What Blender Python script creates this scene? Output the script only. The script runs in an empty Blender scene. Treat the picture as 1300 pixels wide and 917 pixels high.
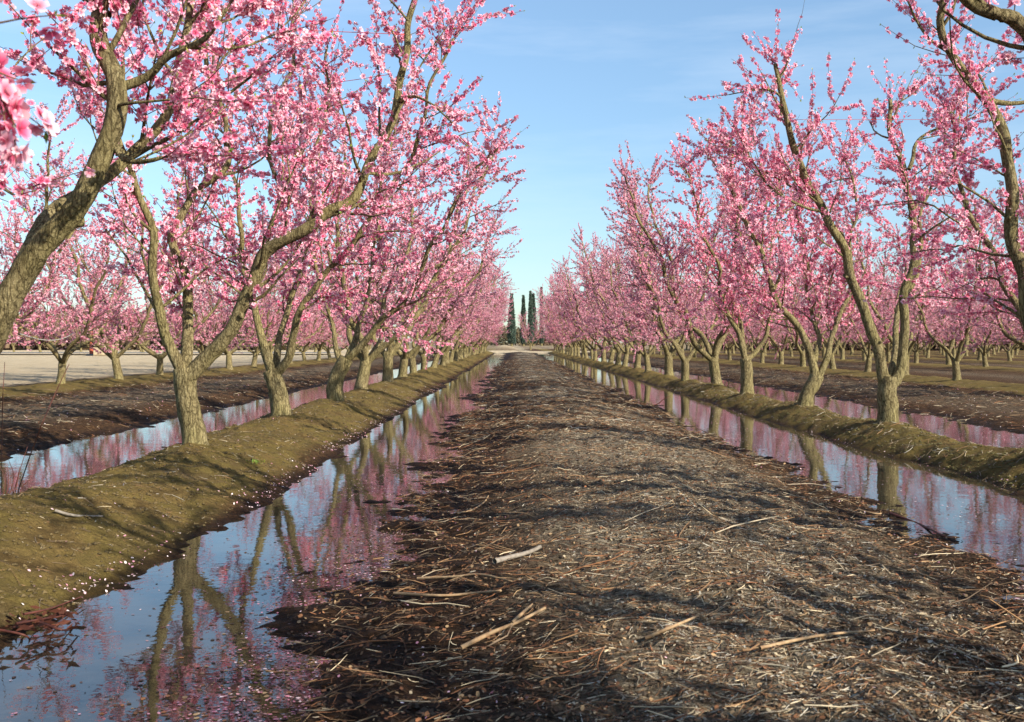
import bpy, math, random
import numpy as np

SEED = 11
rng = np.random.default_rng(SEED)
random.seed(SEED)
scene = bpy.context.scene
COL = scene.collection
F, CX, HY, CAMZ = 1350.0, 650.0, 435.0, 1.05


def P(x, y, Y):
    """a point of the place seen at photo pixel (x, y) and standing Y metres away"""
    return np.array([(x - CX) / F * Y, Y, CAMZ + (HY - y) / F * Y])


# ------------------------------------------------------------------ noise
def _hash(ix, iy, s):
    h = (ix.astype(np.int64) * 374761393 + iy.astype(np.int64) * 668265263 + s * 974711) & 0x7fffffff
    h = ((h ^ (h >> 13)) * 1274126177) & 0x7fffffff
    return ((h ^ (h >> 16)) & 0xffff) / 65535.0


def vnoise(x, y, s=0):
    x = np.asarray(x, float); y = np.asarray(y, float)
    ix = np.floor(x); iy = np.floor(y)
    fx = x - ix; fy = y - iy
    fx = fx * fx * (3 - 2 * fx); fy = fy * fy * (3 - 2 * fy)
    a = _hash(ix, iy, s); b = _hash(ix + 1, iy, s); c = _hash(ix, iy + 1, s); d = _hash(ix + 1, iy + 1, s)
    return (a + (b - a) * fx) * (1 - fy) + (c + (d - c) * fx) * fy - 0.5


def fbm(x, y, s=0, o=4):
    r = 0; a = 1.0
    for i in range(o):
        r = r + a * vnoise(x * 2 ** i + 17.3 * i, y * 2 ** i - 9.1 * i, s + i)
        a *= 0.5
    return r


# ------------------------------------------------------------------ mesh helpers
def mesh_np(name, verts, faces_list, mats=(), mat_idx=None, smooth=False, colors=None, attrs=None):
    """faces_list: list of int arrays (n, k)"""
    me = bpy.data.meshes.new(name)
    verts = np.asarray(verts, np.float32)
    me.vertices.add(len(verts))
    me.vertices.foreach_set('co', verts.ravel())
    loops = np.concatenate([f.ravel() for f in faces_list]).astype(np.int32)
    tot = np.concatenate([np.full(len(f), f.shape[1]) for f in faces_list]).astype(np.int32)
    start = np.concatenate([[0], np.cumsum(tot)[:-1]]).astype(np.int32)
    me.loops.add(len(loops)); me.loops.foreach_set('vertex_index', loops)
    me.polygons.add(len(tot)); me.polygons.foreach_set('loop_start', start)
    me.polygons.foreach_set('loop_total', tot)
    if mat_idx is not None:
        me.polygons.foreach_set('material_index', np.asarray(mat_idx, np.int32))
    me.polygons.foreach_set('use_smooth', np.full(len(tot), smooth))
    for m in mats:
        me.materials.append(m)
    me.update(calc_edges=True)
    if colors is not None:
        a = me.color_attributes.new('Col', 'FLOAT_COLOR', 'POINT')
        c = np.ones((len(verts), 4), np.float32); c[:, :3] = colors
        a.data.foreach_set('color', c.ravel())
    for k, v in (attrs or {}).items():
        a = me.attributes.new(k, 'FLOAT', 'POINT')
        a.data.foreach_set('value', np.asarray(v, np.float32))
    return me


def link(name, me, parent=None, loc=None):
    o = bpy.data.objects.new(name, me)
    COL.objects.link(o)
    if parent is not None: o.parent = parent
    if loc is not None: o.location = loc
    return o


def tag(o, label=None, cat=None, group=None, kind=None):
    if label: o['label'] = label
    if cat: o['category'] = cat
    if group: o['group'] = group
    if kind: o['kind'] = kind
    return o


def norm(v):
    return v / (np.linalg.norm(v, axis=-1, keepdims=True) + 1e-9)


def tubes(pts, rad, sides, bump=0.0, seed=0, cap=True):
    """pts (N,K,3), rad (N,K) -> verts, quads, tris"""
    N, K, _ = pts.shape
    t = np.empty_like(pts)
    t[:, 1:-1] = pts[:, 2:] - pts[:, :-2]; t[:, 0] = pts[:, 1] - pts[:, 0]; t[:, -1] = pts[:, -1] - pts[:, -2]
    t = norm(t)
    m = norm(pts[:, -1] - pts[:, 0])
    ref = np.where((np.abs(m[:, 2:3]) > 0.6), np.array([[1.0, 0.15, 0]]), np.array([[0.1, 0.1, 1.0]]))
    ref = np.repeat(ref[:, None, :], K, 1)
    u = norm(np.cross(t, ref)); v = np.cross(t, u)
    a = np.linspace(0, 2 * np.pi, sides, endpoint=False)
    r = rad[:, :, None] * np.ones(sides)[None, None, :]
    if bump:
        s = np.cumsum(np.concatenate([np.zeros((N, 1)), np.linalg.norm(np.diff(pts, axis=1), axis=2)], 1), 1)
        aa = a[None, None, :] * np.ones((N, K, 1)); ss = s[:, :, None] * np.ones((1, 1, sides))
        # noise round the ring without a seam
        nx = np.cos(aa) * 1.3 + 5 * np.arange(N)[:, None, None] + seed
        ny = np.sin(aa) * 1.3 + ss * 7.0
        nn = fbm(nx, ny, seed, 3) + 0.8 * vnoise(np.cos(aa) * 3.3 + ss * 3, np.sin(aa) * 3.3 + ss * 16.0 + seed, seed + 5)
        r = r * (1 + bump * nn)
    co = pts[:, :, None, :] + r[..., None] * (np.cos(a)[None, None, :, None] * u[:, :, None, :] + np.sin(a)[None, None, :, None] * v[:, :, None, :])
    verts = co.reshape(-1, 3)
    base = (np.arange(N) * K * sides)[:, None, None] + (np.arange(K - 1) * sides)[None, :, None] + np.arange(sides)[None, None, :]
    nxt = (np.arange(N) * K * sides)[:, None, None] + (np.arange(K - 1) * sides)[None, :, None] + ((np.arange(sides) + 1) % sides)[None, None, :]
    q = np.stack([base, nxt, nxt + sides, base + sides], -1).reshape(-1, 4)
    faces = [q]
    if cap:
        e = (np.arange(N) * K * sides)[:, None] + (K - 1) * sides + np.arange(sides)[None, :]
        faces.append(e)
    return verts, faces


def catmull(pts, rad, step):
    pts = np.asarray(pts, float); rad = np.asarray(rad, float)
    p = np.vstack([2 * pts[0] - pts[1], pts, 2 * pts[-1] - pts[-2]])
    out = []; ro = []
    for i in range(1, len(p) - 2):
        n = max(2, int(np.linalg.norm(p[i + 1] - p[i]) / step))
        t = np.linspace(0, 1, n, endpoint=False)[:, None]
        a = 2 * p[i]; b = p[i + 1] - p[i - 1]; c = 2 * p[i - 1] - 5 * p[i] + 4 * p[i + 1] - p[i + 2]
        d = -p[i - 1] + 3 * p[i] - 3 * p[i + 1] + p[i + 2]
        out.append(0.5 * (a + b * t + c * t * t + d * t ** 3))
        ro.append(rad[i - 1] + (rad[i] - rad[i - 1]) * t[:, 0])
    out.append(pts[-1:]); ro.append(rad[-1:])
    return np.vstack(out), np.concatenate(ro)


class Acc:
    def __init__(self): self.v = []; self.f = {}; self.n = 0; self.c = []
    def add(self, verts, faces, mat=0, col=None):
        for f in faces:
            self.f.setdefault((f.shape[1], mat), []).append(f + self.n)
        self.v.append(verts); self.n += len(verts)
        if col is not None: self.c.append(col)
    def mesh(self, name, mats, smooth=False):
        fl = []; mi = []
        for (k, m), fs in self.f.items():
            f = np.concatenate(fs); fl.append(f); mi.append(np.full(len(f), m))
        return mesh_np(name, np.concatenate(self.v), fl, mats, np.concatenate(mi), smooth,
                       np.concatenate(self.c) if self.c else None)


# ------------------------------------------------------------------ materials
def new_mat(name):
    m = bpy.data.materials.new(name); m.use_nodes = True
    nt = m.node_tree
    for n in list(nt.nodes): nt.nodes.remove(n)
    out = nt.nodes.new('ShaderNodeOutputMaterial')
    return m, nt, out


def N(nt, typ, **kw):
    n = nt.nodes.new(typ)
    for k, v in kw.items():
        if k.startswith('i_'):
            key = k[2:]
            key = int(key) if key.isdigit() else key.replace('_', ' ')
            n.inputs[key].default_value = v
        else:
            setattr(n, k, v)
    return n


def ramp(nt, fac, stops, interp='LINEAR'):
    r = nt.nodes.new('ShaderNodeValToRGB'); r.color_ramp.interpolation = interp
    el = r.color_ramp.elements
    el[0].position, el[0].color = stops[0][0], (*stops[0][1], 1)
    el[1].position, el[1].color = stops[-1][0], (*stops[-1][1], 1)
    for p, c in stops[1:-1]:
        e = el.new(p); e.color = (*c, 1)
    nt.links.new(fac, r.inputs[0])
    return r.outputs[0]


def mix(nt, fac, a, b, mode='MIX'):
    m = nt.nodes.new('ShaderNodeMix'); m.data_type = 'RGBA'; m.blend_type = mode
    for s, v in ((m.inputs[0], fac), (m.inputs[6], a), (m.inputs[7], b)):
        if hasattr(v, 'links'): nt.links.new(v, s)
        elif isinstance(v, (int, float)): s.default_value = v
        else: s.default_value = (*v, 1)
    return m.outputs[2]


def noise(nt, scale, detail=5, rough=.6, vec=None, coord='Object'):
    n = N(nt, 'ShaderNodeTexNoise'); n.inputs['Scale'].default_value = scale
    n.inputs['Detail'].default_value = detail; n.inputs['Roughness'].default_value = rough
    if vec is None:
        tc = N(nt, 'ShaderNodeTexCoord'); vec = tc.outputs[coord]
    nt.links.new(vec, n.inputs['Vector'])
    return n.outputs['Fac']


def mat_bark():
    m, nt, out = new_mat('bark')
    tc = N(nt, 'ShaderNodeTexCoord')
    mp = N(nt, 'ShaderNodeMapping'); mp.inputs['Scale'].default_value = (1, 1, .6)
    nt.links.new(tc.outputs['Object'], mp.inputs[0])
    f1 = noise(nt, 9, 6, .65, mp.outputs[0]); f2 = noise(nt, 85, 6, .75, mp.outputs[0]); f3 = noise(nt, 3, 3, .5, mp.outputs[0])
    c = ramp(nt, f2, [(.34, (.07, .052, .03)), (.44, (.23, .185, .105)), (.56, (.34, .285, .17)), (.7, (.46, .40, .27))])
    c2 = ramp(nt, f1, [(.35, (.65, .6, .48)), (.6, (1.15, 1.1, 1.05))])
    c = mix(nt, .65, c, c2, 'MULTIPLY')
    lich = ramp(nt, f3, [(.45, (0, 0, 0)), (.62, (1, 1, 1))])
    c = mix(nt, lich, c, mix(nt, .35, c, (.36, .31, .13)))
    mq = N(nt, 'ShaderNodeMapping'); mq.inputs['Scale'].default_value = (1, 1, .22); nt.links.new(tc.outputs['Object'], mq.inputs[0])
    dn = N(nt, 'ShaderNodeTexNoise'); dn.inputs['Scale'].default_value = 14; nt.links.new(mq.outputs[0], dn.inputs['Vector'])
    dm = N(nt, 'ShaderNodeMix', data_type='VECTOR'); dm.inputs[0].default_value = .10; nt.links.new(mq.outputs[0], dm.inputs[4]); nt.links.new(dn.outputs['Color'], dm.inputs[5])
    vo = N(nt, 'ShaderNodeTexVoronoi', feature='DISTANCE_TO_EDGE'); vo.inputs['Scale'].default_value = 34; nt.links.new(dm.outputs[1], vo.inputs['Vector'])
    crk = ramp(nt, vo.outputs['Distance'], [(.0, (.26, .23, .18)), (.13, (1, 1, 1))])
    c = mix(nt, .75, c, crk, 'MULTIPLY')
    c = mix(nt, 1, c, (.90, .90, .78), 'MULTIPLY')
    b = N(nt, 'ShaderNodeBsdfPrincipled'); b.inputs['Roughness'].default_value = .85
    bv = N(nt, 'ShaderNodeBump'); bv.inputs['Strength'].default_value = .8; bv.inputs['Distance'].default_value = .012; nt.links.new(crk, bv.inputs['Height'])
    b.inputs['Specular IOR Level'].default_value = .2
    nt.links.new(c, b.inputs['Base Color'])
    bp = N(nt, 'ShaderNodeBump'); bp.inputs['Strength'].default_value = 1; bp.inputs['Distance'].default_value = .02
    nt.links.new(f2, bp.inputs['Height']); nt.links.new(bv.outputs[0], bp.inputs['Normal'])
    bp2 = N(nt, 'ShaderNodeBump'); bp2.inputs['Strength'].default_value = .7; bp2.inputs['Distance'].default_value = .03
    nt.links.new(f1, bp2.inputs['Height']); nt.links.new(bp.outputs[0], bp2.inputs['Normal'])
    nt.links.new(bp2.outputs[0], b.inputs['Normal']); nt.links.new(b.outputs[0], out.inputs[0])
    return m


def mat_plain(name, c1, c2, scale=20, rough=.8, bump=.3, spec=.3, metallic=0):
    m, nt, out = new_mat(name)
    f = noise(nt, scale, 4)
    b = N(nt, 'ShaderNodeBsdfPrincipled'); b.inputs['Roughness'].default_value = rough
    b.inputs['Specular IOR Level'].default_value = spec; b.inputs['Metallic'].default_value = metallic
    nt.links.new(ramp(nt, f, [(.3, c1), (.7, c2)]), b.inputs['Base Color'])
    if bump:
        bp = N(nt, 'ShaderNodeBump'); bp.inputs['Strength'].default_value = bump; bp.inputs['Distance'].default_value = .01
        nt.links.new(f, bp.inputs['Height']); nt.links.new(bp.outputs[0], b.inputs['Normal'])
    nt.links.new(b.outputs[0], out.inputs[0])
    return m


def mat_col(name, trans=0.0, rough=.6, var=.0):
    """colour from the mesh's own colour attribute"""
    m, nt, out = new_mat(name)
    at = N(nt, 'ShaderNodeAttribute', attribute_name='Col')
    c = at.outputs['Color']
    if var:
        oi = N(nt, 'ShaderNodeObjectInfo')
        hs = N(nt, 'ShaderNodeHueSaturation')
        mr = N(nt, 'ShaderNodeMapRange'); mr.inputs['To Min'].default_value = 1 - var; mr.inputs['To Max'].default_value = 1 + var * .6
        nt.links.new(oi.outputs['Random'], mr.inputs[0]); nt.links.new(mr.outputs[0], hs.inputs['Saturation'])
        nt.links.new(c, hs.inputs['Color']); c = hs.outputs[0]
    b = N(nt, 'ShaderNodeBsdfPrincipled'); b.inputs['Roughness'].default_value = rough
    b.inputs['Specular IOR Level'].default_value = .25
    nt.links.new(c, b.inputs['Base Color'])
    if trans:
        t = N(nt, 'ShaderNodeBsdfTranslucent'); nt.links.new(c, t.inputs[0])
        mx = N(nt, 'ShaderNodeMixShader'); mx.inputs[0].default_value = trans
        nt.links.new(b.outputs[0], mx.inputs[1]); nt.links.new(t.outputs[0], mx.inputs[2])
        nt.links.new(mx.outputs[0], out.inputs[0])
    else:
        nt.links.new(b.outputs[0], out.inputs[0])
    return m


def mat_ground():
    m, nt, out = new_mat('orchard_soil')
    A = {k: N(nt, 'ShaderNodeAttribute', attribute_name=k).outputs['Fac'] for k in ('moss', 'dry', 'sand', 'wet')}
    tc = N(nt, 'ShaderNodeTexCoord'); vec = tc.outputs['Object']
    mp = N(nt, 'ShaderNodeMapping'); mp.inputs['Scale'].default_value = (1, 3.0, 1); nt.links.new(vec, mp.inputs[0])
    fa = noise(nt, 2.2, 6, .6, vec); fb = noise(nt, 26, 6, .72, mp.outputs[0]); fc = noise(nt, 90, 4, .7, vec); fd = noise(nt, .6, 4, .6, vec)
    # brown litter soil
    soil = ramp(nt, fb, [(.36, (.016, .009, .005)), (.5, (.075, .040, .019)), (.66, (.21, .115, .055))])
    dry = ramp(nt, fb, [(.36, (.045, .030, .018)), (.5, (.22, .175, .115)), (.66, (.58, .49, .35))])
    c = mix(nt, A['dry'], soil, dry)
    moss = ramp(nt, fa, [(.30, (.11, .07, .026)), (.40, (.22, .15, .052)), (.52, (.20, .148, .044)), (.60, (.16, .112, .04)), (.74, (.34, .235, .11))])
    mossd = ramp(nt, fb, [(.32, (.35, .3, .25)), (.5, (1, 1, 1)), (.7, (1.3, 1.25, 1.2))])
    moss = mix(nt, .75, moss, mossd, 'MULTIPLY')
    c = mix(nt, A['moss'], c, moss)
    sand = ramp(nt, noise(nt, 1.3, 6, .65, mp.outputs[0]), [(.3, (.42, .31, .18)), (.5, (.58, .455, .29)), (.72, (.68, .55, .37))])
    c = mix(nt, A['sand'], c, sand)
    wet = mix(nt, 1, c, (.30, .27, .25), 'MULTIPLY')
    c = mix(nt, A['wet'], c, wet)
    b = N(nt, 'ShaderNodeBsdfPrincipled'); nt.links.new(c, b.inputs['Base Color'])
    mr = N(nt, 'ShaderNodeMapRange'); mr.inputs['To Min'].default_value = .9; mr.inputs['To Max'].default_value = .62
    nt.links.new(A['wet'], mr.inputs[0]); nt.links.new(mr.outputs[0], b.inputs['Roughness'])
    b.inputs['Specular IOR Level'].default_value = .12
    bp = N(nt, 'ShaderNodeBump'); bp.inputs['Strength'].default_value = 1; bp.inputs['Distance'].default_value = .06
    nt.links.new(fb, bp.inputs['Height'])
    bp2 = N(nt, 'ShaderNodeBump'); bp2.inputs['Strength'].default_value = .8; bp2.inputs['Distance'].default_value = .012
    nt.links.new(fc, bp2.inputs['Height']); nt.links.new(bp.outputs[0], bp2.inputs['Normal'])
    nt.links.new(bp2.outputs[0], b.inputs['Normal']); nt.links.new(b.outputs[0], out.inputs[0])
    return m


def mat_water():
    m, nt, out = new_mat('ditch_water')
    tc = N(nt, 'ShaderNodeTexCoord')
    mp = N(nt, 'ShaderNodeMapping'); mp.inputs['Scale'].default_value = (1, 1.0, 1); nt.links.new(tc.outputs['Object'], mp.inputs[0])
    f1 = noise(nt, 5, 2, .5, mp.outputs[0]); f2 = noise(nt, 26, 2, .5, mp.outputs[0]); f3 = noise(nt, .7, 3, .5, mp.outputs[0])
    b = N(nt, 'ShaderNodeBsdfPrincipled'); b.inputs['Roughness'].default_value = .0
    b.inputs['IOR'].default_value = 1.55; b.inputs['Specular IOR Level'].default_value = .5
    nt.links.new(ramp(nt, f3, [(.35, (.020, .016, .010)), (.65, (.045, .034, .022))]), b.inputs['Base Color'])
    bp = N(nt, 'ShaderNodeBump'); bp.inputs['Strength'].default_value = .045; bp.inputs['Distance'].default_value = .02
    nt.links.new(f1, bp.inputs['Height'])
    bp2 = N(nt, 'ShaderNodeBump'); bp2.inputs['Strength'].default_value = .09; bp2.inputs['Distance'].default_value = .003
    nt.links.new(f2, bp2.inputs['Height']); nt.links.new(bp.outputs[0], bp2.inputs['Normal'])
    nt.links.new(bp2.outputs[0], b.inputs['Normal']); nt.links.new(b.outputs[0], out.inputs[0])
    return m


M_bark = mat_bark()
M_twig = mat_plain('twig_bark', (.07, .038, .022), (.17, .11, .065), 30, .8, 0)
M_petal = mat_col('petals', .33, .65, .10)
M_leaf = mat_col('young_leaves', .35, .5)
M_litter = mat_col('dry_litter', 0, .85)
M_fallen = mat_col('fallen_petals', .15, .6)
M_ground = mat_ground()
M_water = mat_water()
M_cypress = mat_col('cypress_foliage', .1, .8)
M_asphalt = mat_plain('old_asphalt', (.13, .125, .12), (.20, .19, .18), 3, .9, .2)
M_twine_red = mat_plain('red_twine', (.5, .05, .04), (.62, .10, .07), 30, .7, 0)
M_twine_white = mat_plain('pale_cord', (.5, .48, .42), (.62, .6, .55), 30, .7, 0)
M_sucker = mat_plain('red_brown_shoots', (.07, .022, .016), (.14, .045, .028), 30, .6, 0)
M_red = mat_plain('red_paint', (.30, .06, .03), (.42, .10, .05), 4, .6, .1)
M_bin = mat_plain('bin_wood', (.33, .25, .15), (.46, .37, .24), 6, .8, .3)

# ------------------------------------------------------------------ ground
ROW_L, ROW_R, ROW_L2 = -2.55, 4.0, -9.0
RIDGES_R = [4.0 + 6.4 * k for k in range(0, 12)]
prof = [(-400, .16), (-12, .16), (-10.3, .16), (-9.7, .17), (-9.1, .23), (-8.5, .17), (-7.6, .10), (-6.2, .13), (-5.2, .10), (-4.75, .02),
        (-4.6, -.01), (-4.2, -.06), (-3.75, -.06), (-3.22, 0), (-3.02, .12), (-2.66, .22), (-2.3, .20), (-1.95, .09), (-1.68, 0), (-1.45, -.06),
        (-1.05, -.035), (-.8, -.014), (-.6, .0), (-.3, .025), (0.2, .10), (.9, .15), (1.5, .10), (1.95, .025), (2.15, .003), (2.4, -.02), (2.7, -.06), (3.2, -.06), (3.5, 0),
        (3.72, .12), (4.0, .19), (4.25, .14), (4.5, 0), (4.8, -.06), (5.6, -.05), (6.0, 0), (6.6, .06), (8.3, .11), (9.5, .10),
        (10.4, .20), (11.3, .10)]
for k in range(2, 12):
    x0 = RIDGES_R[k]
    prof += [(x0 - 1.4, .10), (x0 - .4, .19), (x0, .21), (x0 + .4, .19), (x0 + 1.4, .10)]
prof += [(400, .1)]
PX = np.array([p[0] for p in prof]); PZ = np.array([p[1] for p in prof])


def smoothstep(a, b, x):
    t = np.clip((x - a) / (b - a), 0, 1); return t * t * (3 - 2 * t)


def ground_z(x, y):
    x = np.asarray(x, float); y = np.asarray(y, float)
    near = 1 - smoothstep(60, 100, y)
    xw = x + (.17 * vnoise(y * .45, x * .12 + 3, 7) + .10 * vnoise(y * 1.4, x * .3, 8) + .05 * vnoise(y * 4, x * .6, 9)) * (np.abs(x) < 12)
    z = np.interp(xw, PX, PZ)
    z2 = np.interp(xw + .06, PX, PZ); z3 = np.interp(xw - .06, PX, PZ); z = (z + z2 + z3) / 3
    amp = np.where((x > -10.2), 1, .25)
    z = z + amp * (.035 * fbm(x * 1.3, y * 1.0, 21, 3) + .036 * fbm(x * 6, y * 6, 22, 3) + .024 * vnoise(x * 18, y * 18, 25))
    # mounded feet along the ridges, washed hollows between
    for rx in (ROW_L, ROW_R):
        z = z + .035 * np.exp(-((x - rx) / .35) ** 2) * np.cos((y - (8.47 if rx < 0 else 11.3)) * 2 * np.pi / 3.25)
    far = smoothstep(103, 107, y)
    z = z * (1 - far) + far * .14
    z = z + .62 * np.exp(-((y - 117) / 5) ** 2 - ((x + .9) / 1.7) ** 2)   # sandy mound past the end
    lane = smoothstep(68, 74, y) * (x < -10)
    z = z * (1 - lane) + lane * .16
    return z


xs = np.concatenate([-np.geomspace(11, 3000, 46)[::-1], np.arange(-10.8, -5.2, .09), np.arange(-5.2, 6.6, .032), np.arange(6.6, 12, .1), np.geomspace(12.1, 3000, 110)])
ys = np.concatenate([[-1500, -300, -60, -25], np.arange(-12, 2.2, .3), np.arange(2.2, 6, .032)])
yy = [6.0]
while yy[-1] < 180: yy.append(yy[-1] * 1.0062 + .004)
ys = np.concatenate([ys, yy, np.geomspace(185, 5000, 30)])
gx, gy = np.meshgrid(xs, ys)
gz = ground_z(gx, gy)
V = np.stack([gx, gy, gz], -1).reshape(-1, 3)
ny, nx = gx.shape
idx = np.arange(ny * nx).reshape(ny, nx)
Q = np.stack([idx[:-1, :-1], idx[:-1, 1:], idx[1:, 1:], idx[1:, :-1]], -1).reshape(-1, 4)
fx, fy, fz = V[:, 0], V[:, 1], V[:, 2]
wob = .5 * fbm(fx * 1.5, fy * 1.5, 41, 4)
def band(c, w, s=.25): return 1 - smoothstep(w, w + s, np.abs(fx + wob * .5 - c))
moss = np.maximum.reduce([band(-2.55, .62), band(-9.1, .7, .5), band(4.0, .45, .2)] + [band(r, .75, .5) for r in RIDGES_R[1:]])
dry = np.clip((1 - smoothstep(.35, 1.35, np.abs(fx - 1.0 + .8 * wob))) * .95, 0, 1) * smoothstep(-.35, .25, .55 * wob + fbm(fx * .5, fy * .35, 45, 3) + .25)
dry = np.maximum(dry, (1 - smoothstep(.4, 1.5, np.abs(fx + 6.6))) * .45)
for _r in (7.6, 13.8, 20.2): dry = np.maximum(dry, (1 - smoothstep(.3, 1.4, np.abs(fx - _r))) * .3)
sand = smoothstep(10.1, 10.9, -(fx + wob * .8)) * 1.0
sand = np.maximum(sand, smoothstep(103, 105, fy + wob * 3) * (np.abs(fx + 1) < 9) * (1 - smoothstep(109, 112, fy + wob * 3)))
sand = np.maximum(sand, .8 * np.exp(-((fy - 117) / 5) ** 2 - ((fx + .9) / 1.6) ** 2))
sand = np.where(fy > 150, .3, sand)
wet = np.maximum(1 - smoothstep(.004, .045, fz + .03 * wob), .85 * (1 - smoothstep(-.35, .35, fx + .7 * wob)) * (fx > -1.6)) * (fy < 104) * (np.abs(fx) < 7)
keepdry = (fx > -10)
me = mesh_np('ground', V, [Q], [M_ground], None, True, None, dict(moss=moss * (1 - sand), dry=dry, sand=sand, wet=wet))
tag(link('ground', me), kind='structure')


def strip(name, x0, x1, y0, y1, z, mat, ny=2):
    v = np.array([[x0, y0, z], [x1, y0, z], [x1, y1, z], [x0, y1, z]], float)
    return link(name, mesh_np(name, v, [np.array([[0, 1, 2, 3]])], [mat]))


for x0, x1 in ((-1.95, -.12), (-4.95, -3.1), (1.75, 3.75), (4.2, 6.35)):
    tag(strip('water', x0, x1, -12, 103, 0.0, M_water), kind='structure')
# paved road past the sandy lane
tag(strip('road', -400, -13.0, 74.5, 81.5, .30, M_asphalt), kind='structure')

# ------------------------------------------------------------------ trees
PINK_C = np.array([.34, .006, .045]); PINK_M = np.array([.89, .235, .37]); PINK_T = np.array([.975, .66, .73])


def flowers(acc, pos, nrm, size, r, fine=True):
    n = len(pos)
    a0 = r.uniform(0, 2 * np.pi, n)
    ref = r.normal(size=(n, 3)); u = norm(np.cross(nrm, ref)); w = np.cross(nrm, u)
    cup = r.uniform(.15, .6, n)
    tint = r.uniform(-1, 1, n)
    if fine:
        rr = np.array([.06, .62, .98, .98, .62]); da = np.radians(np.array([0, -37, -19, 19, 37])); zz = np.array([0, .55, 1, 1, .55]); cc = np.array([0, .55, 1, 1, .55])
    else:
        rr = np.array([.05, .68, 1.0, .68]); da = np.radians(np.array([0, -38, 0, 38])); zz = np.array([0, .6, 1, .6]); cc = np.array([0, .6, 1, .6])
    k = len(rr)
    ang = a0[:, None, None] + (np.arange(5) * 2 * np.pi / 5)[None, :, None] + da[None, None, :]
    tilt = cup[:, None] + r.uniform(-.12, .12, (n, 5))
    R = size[:, None, None] * rr[None, None, :] * np.cos(tilt)[:, :, None]
    Z = size[:, None, None] * zz[None, None, :] * np.sin(tilt)[:, :, None]
    co = pos[:, None, None, :] + (R * np.cos(ang))[..., None] * u[:, None, None, :] + (R * np.sin(ang))[..., None] * w[:, None, None, :] + Z[..., None] * nrm[:, None, None, :]
    base = np.where(cc[:, None] < .56, PINK_C + (PINK_M - PINK_C) * np.clip(cc[:, None] / .5, 0, 1), PINK_M + (PINK_T - PINK_M) * ((cc[:, None] - .5) / .5))
    col = base[None, None, :, :] * np.ones((n, 5, 1, 1))
    pale = np.clip(tint, 0, 1)[:, None, None, None]; deep = np.clip(-tint, 0, 1)[:, None, None, None]
    col = col * (1 - deep * np.array([.08, .45, .30]))
    col = col + (np.array([.98, .78, .79]) - col) * pale * .6 * (cc[None, None, :, None] > .3)
    f = np.arange(n * 5 * k).reshape(-1, k)
    acc.add(co.reshape(-1, 3), [f], 0, col.reshape(-1, 3))


def leaves(acc, pos, d, size, r):
    n = len(pos)
    d = norm(d); u = norm(np.cross(d, r.normal(size=(n, 3))))
    L = size[:, None]
    v = np.stack([pos, pos + d * L * .5 + u * L * .16, pos + d * L, pos + d * L * .5 - u * L * .16], 1)
    c = np.array([.30, .38, .07]) * r.uniform(.6, 1.3, (n, 1)); c[:, 0] *= r.uniform(.7, 1.5, n)
    acc.add(v.reshape(-1, 3), [np.arange(n * 4).reshape(-1, 4)], 0, np.repeat(c, 4, 0))


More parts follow.
